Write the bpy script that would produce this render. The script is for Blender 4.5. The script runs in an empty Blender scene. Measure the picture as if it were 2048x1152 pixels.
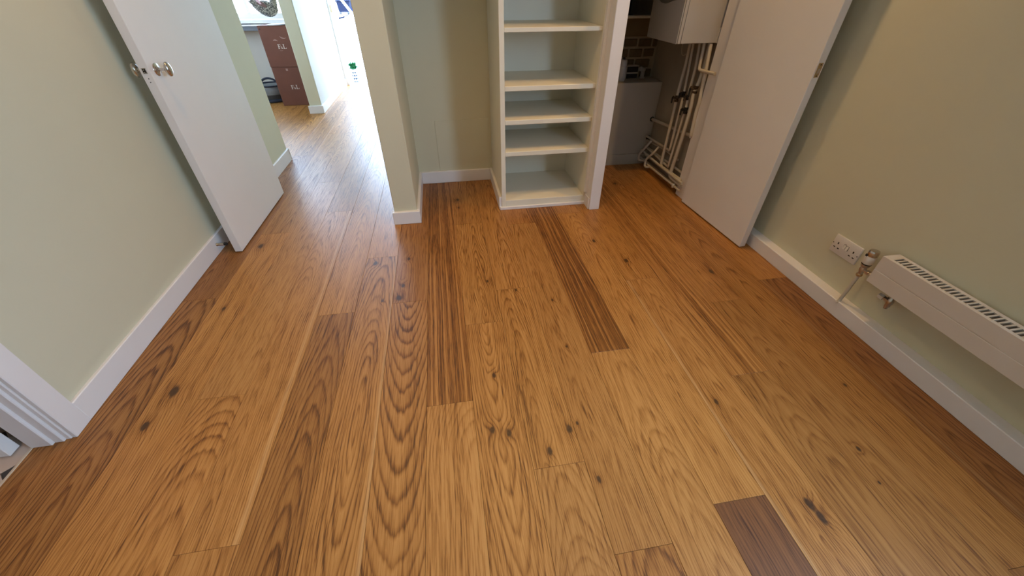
import bpy, bmesh, math, random
from mathutils import Vector, Matrix, Quaternion

sc = bpy.context.scene
COL = sc.collection
PI = math.pi

# ------------------------------------------------------------------ camera
cam_d = bpy.data.cameras.new('camera'); cam = bpy.data.objects.new('camera', cam_d); COL.objects.link(cam)
cam_d.sensor_width = 36.0; cam_d.lens = 774.69 / 2048 * 36.0; cam_d.clip_start = 0.02; cam_d.clip_end = 300
RW = ((0.98687, -0.10117, 0.12592), (-0.16153, -0.61421, 0.77244), (-0.00080, -0.78263, -0.62248))  # world from camera
cam.matrix_world = Matrix(((RW[0][0], -RW[0][1], -RW[0][2], 0.0),
                           (RW[1][0], -RW[1][1], -RW[1][2], 0.0),
                           (RW[2][0], -RW[2][1], -RW[2][2], 1.3076), (0, 0, 0, 1)))
sc.camera = cam

# ------------------------------------------------------------------ world and exposure
w = bpy.data.worlds.new('overcast_sky'); sc.world = w; w.use_nodes = True
bg = w.node_tree.nodes['Background']; bg.inputs[0].default_value = (0.57, 0.81, 1.14, 1); bg.inputs[1].default_value = 25.0
sc.view_settings.view_transform = 'Standard'; sc.view_settings.look = 'None'
sc.view_settings.exposure = 0.06; sc.view_settings.gamma = 1.0; sc.view_settings.use_curve_mapping = False
sc.cycles.use_denoising = True
sc.cycles.max_bounces = 10; sc.cycles.diffuse_bounces = 6; sc.cycles.glossy_bounces = 4
sc.cycles.sample_clamp_indirect = 8.0

def portal(name, loc, rot, sx, sy):
    l = bpy.data.lights.new(name, 'AREA'); l.shape = 'RECTANGLE'; l.size = sx; l.size_y = sy; l.cycles.is_portal = True
    o = bpy.data.objects.new(name, l); COL.objects.link(o); o.location = loc; o.rotation_euler = rot
portal('sky_portal_back_door', (-0.97, 7.26, 1.03), (-PI/2, 0, 0), 0.94, 2.06)
portal('sky_portal_kitchen_window', (-2.35, 6.55, 1.45), (-PI/2, 0, 0), 0.95, 1.1)
portal('sky_portal_added_room_window', (1.93, -0.575, 1.615), (0, PI/2, 0), 1.13, 1.25)
portal('sky_portal_added_kitchen_side', (-3.37, 5.0, 1.5), (0, -PI/2, 0), 1.2, 0.68)

def downlight(x, y, watts, col=(1.0, 0.60, 0.23), size=1.95, z=2.385):
    l = bpy.data.lights.new('downlight', 'SPOT'); l.energy = watts; l.color = col
    l.spot_size = size; l.spot_blend = 0.9; l.shadow_soft_size = 0.022
    o = bpy.data.objects.new('downlight', l); COL.objects.link(o); o.location = (x, y, z)
LAMPS = [(-0.85, 1.97), (1.48, 1.95), (0.30, 1.70), (-0.85, -0.3), (1.48, -2.6)]
downlight(*LAMPS[0], 32); downlight(*LAMPS[1], 42); downlight(*LAMPS[2], 38)
downlight(*LAMPS[3], 36); downlight(*LAMPS[4], 16)
downlight(-2.3, 0.9, 14)            # unseen lamp added to light the tiled room past the left doorway

# ------------------------------------------------------------------ mesh helpers
def wloc(o):
    v = Vector((0, 0, 0))
    while o is not None:
        v = v + o.location; o = o.parent
    return v

class MB:
    def __init__(s): s.v = []; s.f = []; s.sm = False
    def add(s, vs, fs):
        n = len(s.v); s.v += [tuple(p) for p in vs]; s.f += [tuple(i + n for i in f) for f in fs]; return s
    def box(s, x0, x1, y0, y1, z0, z1):
        return s.add([(x0,y0,z0),(x1,y0,z0),(x1,y1,z0),(x0,y1,z0),(x0,y0,z1),(x1,y0,z1),(x1,y1,z1),(x0,y1,z1)],
                     [(0,3,2,1),(4,5,6,7),(0,1,5,4),(1,2,6,5),(2,3,7,6),(3,0,4,7)])
    def prism(s, pts, axis, a, b):
        """polygon pts (2d) extruded along axis from a to b"""
        def P(p, t):
            return {'x': (t, p[0], p[1]), 'y': (p[0], t, p[1]), 'z': (p[0], p[1], t)}[axis]
        n = len(pts)
        return s.add([P(p, a) for p in pts] + [P(p, b) for p in pts],
                     [tuple(range(n-1, -1, -1)), tuple(range(n, 2*n))] + [(i, (i+1) % n, n+(i+1) % n, n+i) for i in range(n)])
    def lathe(s, prof, seg=24, M=None, sx=1, sy=1):
        """prof = [(r, h)] turned about local z; M maps local to world"""
        s.sm = True; M = M or Matrix.Identity(4); vs = []; fs = []
        for r, h in prof:
            for k in range(seg):
                a = 2*PI*k/seg; vs.append(M @ Vector((r*math.cos(a)*sx, r*math.sin(a)*sy, h)))
        for i in range(len(prof)-1):
            for k in range(seg):
                k2 = (k+1) % seg; fs.append((i*seg+k, i*seg+k2, (i+1)*seg+k2, (i+1)*seg+k))
        fs.append(tuple(range(seg-1, -1, -1))); fs.append(tuple(range((len(prof)-1)*seg, len(prof)*seg)))
        return s.add(vs, fs)
    def tube(s, pts, r, seg=10, fillet=0.0, closed=False):
        s.sm = True
        P = [Vector(p) for p in pts]
        if fillet > 0 and not closed:
            Q = [P[0]]
            for i in range(1, len(P)-1):
                a, b, c = P[i-1], P[i], P[i+1]
                d1 = (a-b); d2 = (c-b); f = min(fillet, d1.length*.45, d2.length*.45)
                p0 = b + d1.normalized()*f; p1 = b + d2.normalized()*f
                for k in range(7):
                    t = k/6; Q.append(p0*(1-t)**2 + b*2*t*(1-t) + p1*t*t)
            Q.append(P[-1]); P = Q
        n = len(P); rr = r if callable(r) else (lambda t: r)
        T = []
        for i in range(n):
            a = P[(i-1) % n] if closed else P[max(i-1, 0)]; b = P[(i+1) % n] if closed else P[min(i+1, n-1)]
            T.append((b-a).normalized())
        up = Vector((0, 0, 1)) if abs(T[0].z) < .9 else Vector((1, 0, 0))
        nrm = (up - T[0]*up.dot(T[0])).normalized(); vs = []; fs = []
        for i in range(n):
            if i: nrm = (nrm - T[i]*nrm.dot(T[i])).normalized()
            bn = T[i].cross(nrm); q = rr(i/(n-1))
            for k in range(seg):
                a = 2*PI*k/seg; vs.append(P[i] + (nrm*math.cos(a) + bn*math.sin(a))*q)
        for i in range(n if closed else n-1):
            j = (i+1) % n
            for k in range(seg):
                k2 = (k+1) % seg; fs.append((i*seg+k, i*seg+k2, j*seg+k2, j*seg+k))
        if not closed:
            fs.append(tuple(range(seg-1, -1, -1))); fs.append(tuple(range((n-1)*seg, n*seg)))
        return s.add(vs, fs)
    def build(s, name, mat, parent=None, bevel=0.0, local=False, seg=1):
        """local: coordinates are already in the parent's frame"""
        xs = [p[0] for p in s.v]; ys = [p[1] for p in s.v]; zs = [p[2] for p in s.v]
        o0 = Vector(((min(xs)+max(xs))/2, (min(ys)+max(ys))/2, min(zs)))
        me = bpy.data.meshes.new(name)
        me.from_pydata([tuple(Vector(p)-o0) for p in s.v], [], s.f)
        bm = bmesh.new(); bm.from_mesh(me)
        bmesh.ops.recalc_face_normals(bm, faces=bm.faces)
        if bevel > 0:
            es = [e for e in bm.edges if len(e.link_faces) == 2 and e.calc_face_angle(0) > 0.5]
            bmesh.ops.bevel(bm, geom=es, offset=bevel, segments=seg, profile=0.5, affect='EDGES')
        bm.to_mesh(me); bm.free()
        if s.sm or seg > 1:
            me.shade_smooth(); me.set_sharp_from_angle(angle=0.7)
        me.materials.append(mat)
        o = bpy.data.objects.new(name, me); COL.objects.link(o)
        if parent is not None:
            o.parent = parent; o.location = o0 if local else o0 - wloc(parent)
        else: o.location = o0
        return o

def B(*a): return MB().box(*a)
def tag(o, label, cat, kind=None, group=None):
    o['label'] = label; o['category'] = cat
    if kind: o['kind'] = kind
    if group: o['group'] = group
    return o
def empty(name, loc, rz=0.0):
    o = bpy.data.objects.new(name, None); COL.objects.link(o); o.location = loc; o.rotation_euler = (0, 0, rz)
    o.empty_display_size = 0.05
    return o
def axisM(origin, zdir, xdir=(0, 0, 1)):
    z = Vector(zdir).normalized(); x = Vector(xdir); x = (x - z*x.dot(z)).normalized(); y = z.cross(x)
    return Matrix(((x.x, y.x, z.x, origin[0]), (x.y, y.y, z.y, origin[1]), (x.z, y.z, z.z, origin[2]), (0, 0, 0, 1)))

# ------------------------------------------------------------------ materials
class NT:
    def __init__(s, name):
        s.m = bpy.data.materials.new(name); s.m.use_nodes = True; s.t = s.m.node_tree; s.t.nodes.clear()
        s.out = s.n('ShaderNodeOutputMaterial'); s.b = s.n('ShaderNodeBsdfPrincipled'); s.l(s.b.outputs[0], s.out.inputs[0])
    def n(s, ty, **kw):
        x = s.t.nodes.new(ty)
        for k, v in kw.items(): setattr(x, k, v)
        return x
    def l(s, a, b): s.t.links.new(a, b)
    def put(s, sock, v):
        if isinstance(v, bpy.types.NodeSocket): s.l(v, sock)
        else: sock.default_value = v
    def math(s, op, a, b=0.0, c=0.0, clamp=False):
        x = s.n('ShaderNodeMath', operation=op, use_clamp=clamp)
        s.put(x.inputs[0], a); s.put(x.inputs[1], b); s.put(x.inputs[2], c); return x.outputs[0]
    def noise(s, vec, scale=1.0, detail=2.0, rough=0.5, dist=0.0):
        x = s.n('ShaderNodeTexNoise'); s.put(x.inputs['Vector'], vec); x.inputs['Scale'].default_value = scale
        x.inputs['Detail'].default_value = detail; x.inputs['Roughness'].default_value = rough; x.inputs['Distortion'].default_value = dist
        return x.outputs[0]
    def xyz(s, x, y, z):
        c = s.n('ShaderNodeCombineXYZ'); s.put(c.inputs[0], x); s.put(c.inputs[1], y); s.put(c.inputs[2], z); return c.outputs[0]
    def ramp(s, f, stops):
        r = s.n('ShaderNodeValToRGB'); e = r.color_ramp.elements
        while len(e) < len(stops): e.new(0.5)
        for i, (p, c) in enumerate(stops):
            e[i].position = p; e[i].color = c if len(c) == 4 else (*c, 1)
        s.put(r.inputs[0], f); return r.outputs[0]
    def mix(s, f, a, b, mode='MIX'):
        x = s.n('ShaderNodeMix', data_type='RGBA', blend_type=mode)
        s.put(x.inputs[0], f)
        for i, v in ((6, a), (7, b)):
            if isinstance(v, tuple) and len(v) == 3: v = (*v, 1)
            s.put(x.inputs[i], v)
        return x.outputs[2]
    def bump(s, h, strength, dist):
        x = s.n('ShaderNodeBump'); s.put(x.inputs['Height'], h); x.inputs['Strength'].default_value = strength
        x.inputs['Distance'].default_value = dist; s.l(x.outputs[0], s.b.inputs['Normal'])
    def coord(s, which='Object'):
        return s.n('ShaderNodeTexCoord').outputs[which]

def mat(name, col, rough=0.5, metal=0.0, var=0.04, scale=6.0, bump=0.0, bscale=150.0, spec=0.5, emit=None):
    t = NT(name); c = t.coord()
    n = t.noise(c, scale, 2.0)
    lo = tuple(v*(1-var) for v in col); hi = tuple(min(1, v*(1+var)) for v in col)
    t.put(t.b.inputs['Base Color'], t.mix(n, lo, hi))
    t.b.inputs['Roughness'].default_value = rough
    t.b.inputs['Metallic'].default_value = metal; t.b.inputs['Specular IOR Level'].default_value = spec
    if bump: t.bump(t.noise(c, bscale, 3.0), bump, 0.002)
    if emit:
        t.b.inputs['Emission Color'].default_value = (*emit[0], 1); t.b.inputs['Emission Strength'].default_value = emit[1]
    return t.m

WALL = (0.63, 0.60, 0.44)
M = dict(
    wall=mat('pale_green_wall_paint', WALL, 0.75, var=0.02, spec=0.25),
    cream=mat('cream_wall_paint', (0.66, 0.60, 0.51), 0.75, var=0.02, spec=0.25),
    hallwhite=mat('white_wall_paint', (0.62, 0.62, 0.61), 0.7, var=0.02, spec=0.25),
    gloss=mat('white_satin_paint', (0.79, 0.76, 0.74), 0.42, var=0.02, spec=0.4),
    doorpaint=mat('white_door_paint', (0.80, 0.77, 0.74), 0.45, var=0.02, spec=0.4),
    shelfpaint=mat('white_shelf_paint', (0.78, 0.74, 0.61), 0.5, var=0.02, spec=0.35),
    ceiling=mat('ceiling_paint', (0.60, 0.57, 0.52), 0.85, var=0.01),
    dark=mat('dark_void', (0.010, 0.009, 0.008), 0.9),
    sub=mat('dark_subfloor', (0.03, 0.02, 0.012), 0.9),
    chrome=mat('polished_nickel', (0.60, 0.56, 0.52), 0.18, metal=1.0, var=0.05),
    satin=mat('satin_steel', (0.55, 0.52, 0.48), 0.34, metal=1.0, var=0.05),
    brass=mat('aged_brass', (0.50, 0.38, 0.22), 0.35, metal=1.0, var=0.1),
    bronze=mat('dark_bronze', (0.10, 0.065, 0.035), 0.4, metal=0.6, var=0.2),
    umber=mat('umber_plaster', (0.17, 0.125, 0.065), 0.95, var=0.1),
    black=mat('black_rubber', (0.012, 0.012, 0.013), 0.6),
    hole=mat('dark_hole', (0.008, 0.007, 0.006), 0.9),
    plastic=mat('white_plastic', (0.70, 0.66, 0.60), 0.35, var=0.02),
    radiator=mat('radiator_enamel', (0.66, 0.61, 0.55), 0.38, var=0.02),
    slot=mat('radiator_inside', (0.05, 0.045, 0.04), 0.7),
    boiler=mat('boiler_enamel', (0.44, 0.43, 0.42), 0.35, var=0.02),
    boilerdark=mat('boiler_dark_panel', (0.12, 0.115, 0.10), 0.4),
    pipe=mat('painted_pipe', (0.56, 0.51, 0.42), 0.45, var=0.06, scale=20),
    plaster=mat('cupboard_plaster', (0.34, 0.30, 0.24), 0.9, var=0.15, scale=8, bump=0.15, bscale=60),
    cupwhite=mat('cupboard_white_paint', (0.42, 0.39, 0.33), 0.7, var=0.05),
    mortar=mat('pale_mortar', (0.36, 0.31, 0.22), 0.95, var=0.15, scale=40, bump=0.4, bscale=120),
    brick=mat('brown_brick', (0.13, 0.095, 0.055), 0.95, var=0.3, scale=30, bump=0.4, bscale=100),
    card=mat('red_brown_cardboard', (0.150, 0.052, 0.029), 0.8, var=0.14, scale=7),
    scuff=mat('pale_scuff', (0.34, 0.21, 0.17), 0.85, var=0.25, scale=60),
    print=mat('cream_print', (0.60, 0.50, 0.42), 0.7, var=0.15, scale=80),
    paper=mat('white_paper', (0.80, 0.80, 0.80), 0.7),
    navy=mat('navy_webbing', (0.020, 0.024, 0.040), 0.75, var=0.2, scale=60),
    felt=mat('grey_felt', (0.22, 0.22, 0.215), 0.95, var=0.15, scale=50, bump=0.3, bscale=300),
    feltshade=mat('shaded_felt', (0.055, 0.048, 0.040), 0.95, var=0.15, scale=50),
    concrete=mat('pale_patio_concrete', (0.66, 0.66, 0.64), 0.8, var=0.06, scale=4),
    render=mat('white_garden_render', (0.74, 0.74, 0.73), 0.85, var=0.04, scale=3),
    blue=mat('bright_blue_plastic', (0.002, 0.030, 0.16), 0.6, var=0.08, spec=0.03),
    slate=mat('blue_grey_plastic', (0.008, 0.009, 0.018), 0.6, var=0.1, spec=0.03),
    pole=mat('white_metal_pole', (0.7, 0.7, 0.68), 0.4),
    leaf=mat('green_leaf', (0.016, 0.080, 0.028), 0.6, var=0.45, scale=30, spec=0.0),
    pot=mat('white_glazed_pot', (0.60, 0.62, 0.63), 0.3),
    potblue=mat('pale_blue_glaze', (0.022, 0.030, 0.050), 0.5, spec=0.05),
    soil=mat('potting_soil', (0.02, 0.014, 0.009), 0.95, bump=0.5, bscale=200),
    hedge=mat('garden_hedge', (0.05, 0.13, 0.04), 0.8, var=0.5, scale=25),
    tile=mat('beige_floor_tile', (0.60, 0.47, 0.38), 0.35, var=0.05),
    tiledark=mat('charcoal_floor_tile', (0.045, 0.038, 0.034), 0.35, var=0.1),
    grout=mat('tile_grout', (0.40, 0.35, 0.29), 0.9),
    strip=mat('pale_threshold', (0.66, 0.54, 0.40), 0.4),
    ledgegrey=mat('grey_ledge_paint', (0.16, 0.17, 0.19), 0.6),
    red=mat('hen_red', (0.13, 0.06, 0.045), 0.7, var=0.15, scale=40),
    pink=mat('hen_pink', (0.60, 0.38, 0.40), 0.7),
)

# thin window glass: mostly clear, a little gloss
def glass():
    t = NT('window_glass'); t.t.nodes.remove(t.b)
    tr = t.n('ShaderNodeBsdfTransparent'); gl = t.n('ShaderNodeBsdfGlossy'); gl.inputs['Roughness'].default_value = 0.02
    mx = t.n('ShaderNodeMixShader'); mx.inputs[0].default_value = 0.06
    t.l(tr.outputs[0], mx.inputs[1]); t.l(gl.outputs[0], mx.inputs[2]); t.l(mx.outputs[0], t.out.inputs[0]); return t.m
M['glass'] = glass()

# hen ornament: speckled wicker
def wicker():
    t = NT('speckled_wicker'); c = t.coord()
    v = t.n('ShaderNodeTexVoronoi'); mp = t.n('ShaderNodeMapping'); mp.inputs['Scale'].default_value = (1.0, 1.0, 2.2)
    t.l(c, mp.inputs[0]); t.l(mp.outputs[0], v.inputs['Vector']); v.inputs['Scale'].default_value = 62
    n = t.noise(c, 35, 3.0)
    f = t.math('ADD', v.outputs['Distance'], t.math('MULTIPLY_ADD', n, 0.8, -0.45))
    col = t.ramp(f, [(0.12, (0.42, 0.38, 0.30)), (0.42, (0.20, 0.17, 0.13)), (0.62, (0.045, 0.04, 0.035))])
    t.put(t.b.inputs['Base Color'], col); t.b.inputs['Roughness'].default_value = 0.8
    t.bump(v.outputs['Distance'], 0.6, 0.004); return t.m
M['wicker'] = wicker()

# oak: growth rings cut by the board face, pores, streaks and up to three knots, all driven by each plank's own properties
def oak():
    t = NT('oiled_oak')
    def at(name):
        a = t.n('ShaderNodeAttribute', attribute_type='OBJECT', attribute_name=name)
        return a
    def at3(name):
        s = t.n('ShaderNodeSeparateXYZ'); t.l(at(name).outputs['Vector'], s.inputs[0]); return s.outputs
    tone = at('tone').outputs['Vector']; seed = at('seed').outputs['Fac']
    rcx, rd, rs = at3('ring'); gf, gc, gs = at3('grain'); wav, sap, red = at3('extra')
    s = t.n('ShaderNodeSeparateXYZ'); t.l(t.coord(), s.inputs[0]); x, y = s.outputs[0], s.outputs[1]
    mm = t.math
    # board-scale warp
    n1 = t.noise(t.xyz(mm('MULTIPLY', x, 5.0), mm('MULTIPLY', y, 1.3), seed), 1.0, 2.0)
    n2 = t.noise(t.xyz(mm('MULTIPLY', x, 12.0), mm('MULTIPLY', y, 3.2), seed), 1.0, 1.0)
    xw = mm('ADD', x, mm('MULTIPLY', mm('SUBTRACT', n1, 0.5), mm('MULTIPLY_ADD', wav, 0.04, 0.03)))
    xw = mm('ADD', xw, mm('MULTIPLY', mm('SUBTRACT', n2, 0.5), mm('MULTIPLY_ADD', wav, 0.03, 0.010)))
    hy = t.noise(t.xyz(0.0, mm('MULTIPLY', y, 1.2), seed), 1.0, 1.0, 0.6)
    h = mm('ADD', mm('MULTIPLY_ADD', y, rs, rd), mm('MULTIPLY', mm('SUBTRACT', hy, 0.5), 0.05))
    dxr = mm('SUBTRACT', xw, rcx)
    r = mm('SQRT', mm('ADD', mm('MULTIPLY', dxr, dxr), mm('MULTIPLY', h, h)))
    core = 0.0; halo = 0.0
    wob = mm('MULTIPLY', mm('SUBTRACT', t.noise(t.xyz(mm('MULTIPLY', x, 55.0), mm('MULTIPLY', y, 30.0), seed), 1.0, 1.0), 0.5), 0.9)
    for kn in ('k1', 'k2', 'k3', 'k4'):
        kx, ky, ks = at3(kn); sz = mm('MAXIMUM', ks, 0.0001)
        u = mm('DIVIDE', mm('SUBTRACT', x, kx), sz); v = mm('DIVIDE', mm('SUBTRACT', y, ky), mm('MULTIPLY', sz, 1.7))
        q = mm('ADD', mm('ADD', mm('MULTIPLY', u, u), mm('MULTIPLY', v, v)), 0.0)
        g = mm('EXPONENT', mm('MULTIPLY', q, -0.16))
        r = mm('ADD', r, mm('MULTIPLY', mm('MULTIPLY', g, sz), 1.3))
        d = mm('SQRT', q)
        on = mm('GREATER_THAN', ks, 0.0005)
        c_ = mm('MULTIPLY', mm('SUBTRACT', 1.0, mm('MULTIPLY', mm('ADD', d, wob), 0.95), clamp=True), on)
        core = mm('MAXIMUM', core, c_)
        halo = mm('MAXIMUM', halo, mm('MULTIPLY', mm('EXPONENT', mm('MULTIPLY', q, -0.28)), on))
    nr = t.noise(t.xyz(mm('MULTIPLY', x, 90.0), mm('MULTIPLY', y, 3.5), seed), 1.0, 2.0)
    ph = mm('ADD', mm('MULTIPLY', r, gf), mm('MULTIPLY', nr, 0.55))
    fr = mm('FRACT', ph)
    ring = t.ramp(fr, [(0.0, (0.35,)*3), (0.10, (0.06,)*3), (0.60, (0.26,)*3), (0.89, (1.0,)*3), (1.0, (0.35,)*3)])
    # uneven ring strength along and across the board
    rv = t.noise(t.xyz(mm('MULTIPLY', r, mm('MULTIPLY', gf, 0.31)), mm('MULTIPLY', y, 0.8), seed), 1.0, 1.0)
    ring = mm('MULTIPLY', ring, mm('MULTIPLY_ADD', rv, 1.3, 0.25))
    # long streaks and straight stripes
    st = t.noise(t.xyz(mm('MULTIPLY', xw, 34.0), mm('MULTIPLY', y, 0.55), seed), 1.0, 3.0, 0.65)
    sp = t.noise(t.xyz(mm('MULTIPLY_ADD', x, 85.0, mm('MULTIPLY', n1, 3.0)), mm('MULTIPLY', y, 0.25), seed), 1.0, 3.0, 0.75)
    sp = t.ramp(sp, [(0.40, (0.0,)*3), (0.47, (0.65,)*3), (0.56, (1.0,)*3)])
    # pores
    po = t.noise(t.xyz(mm('MULTIPLY', xw, 250.0), mm('MULTIPLY', y, 9.0), seed), 1.0, 3.0, 0.6)
    po = t.ramp(po, [(0.47, (0.0,)*3), (0.64, (1.0,)*3)])
    pv = t.noise(t.xyz(mm('MULTIPLY', x, 30.0), mm('MULTIPLY', y, 3.0), seed), 1.0, 1.0)
    dark = mm('MULTIPLY', ring, gc)
    dark = mm('ADD', dark, mm('MULTIPLY', mm('SUBTRACT', st, 0.45), 0.75))
    dark = mm('ADD', dark, mm('MULTIPLY', mm('SUBTRACT', sp, 0.35), gs))
    dark = mm('ADD', dark, mm('MULTIPLY', mm('MULTIPLY', po, pv), 0.85))
    dark = mm('ADD', dark, mm('MULTIPLY', halo, 0.32), clamp=True)
    c = t.ramp(dark, [(0.0, (0.485, 0.242, 0.072)), (0.30, (0.388, 0.175, 0.044)), (0.65, (0.232, 0.092, 0.018)), (1.0, (0.106, 0.039, 0.008))])
    # pale sapwood line along one edge
    se = mm('SUBTRACT', 1.0, mm('MULTIPLY', mm('ABSOLUTE', mm('SUBTRACT', mm('ADD', x, mm('MULTIPLY', mm('SUBTRACT', n1, 0.5), 0.02)), sap)), 85.0), clamp=True)
    c = t.mix(mm('MULTIPLY', se, 0.38), c, (0.66, 0.42, 0.20))
    c = t.mix(mm('MULTIPLY', red, 1.0), c, t.mix(dark, (0.235, 0.105, 0.040), (0.075, 0.028, 0.010)))
    kc = t.noise(t.xyz(mm('MULTIPLY', x, 160.0), mm('MULTIPLY', y, 110.0), seed), 1.0, 3.0)
    c = t.mix(mm('MULTIPLY', core, 2.2, clamp=True), c, t.mix(kc, (0.022, 0.011, 0.005), (0.11, 0.048, 0.016)))
    vm = t.n('ShaderNodeVectorMath', operation='MULTIPLY'); t.l(c, vm.inputs[0]); t.l(tone, vm.inputs[1])
    t.l(vm.outputs[0], t.b.inputs['Base Color'])
    t.put(t.b.inputs['Roughness'], mm('MULTIPLY_ADD', dark, 0.10, 0.385))
    t.b.inputs['Specular IOR Level'].default_value = 0.42
    pb = t.noise(t.xyz(mm('MULTIPLY', x, 420.0), mm('MULTIPLY', y, 18.0), seed), 1.0, 1.0)
    t.bump(pb, 0.16, 0.0010)
    return t.m
M['oak'] = oak()

# ------------------------------------------------------------------ floor with its planks
WP, X0 = 0.1809, -0.0045
floor = tag(B(-3.30, 1.858, -5.4, 7.22, -0.10, -0.016).build('floor', M['sub']), 'warm oak plank floor running through room, hall and kitchen', 'floor', 'structure')
LIGHT, MID, BRN, GREY = (1.06, 1.04, 1.0), (1.0, 0.97, 0.92), (0.84, 0.80, 0.74), (0.92, 0.90, 0.88)
def S(tone=MID, ring=(0.0, 0.05, 0.05), grain=(150, 0.40, 0.0), extra=(0.0, -9.0, 0.0), k=()):
    return dict(tone=tone, ring=ring, grain=grain, extra=extra, k=k)
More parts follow.
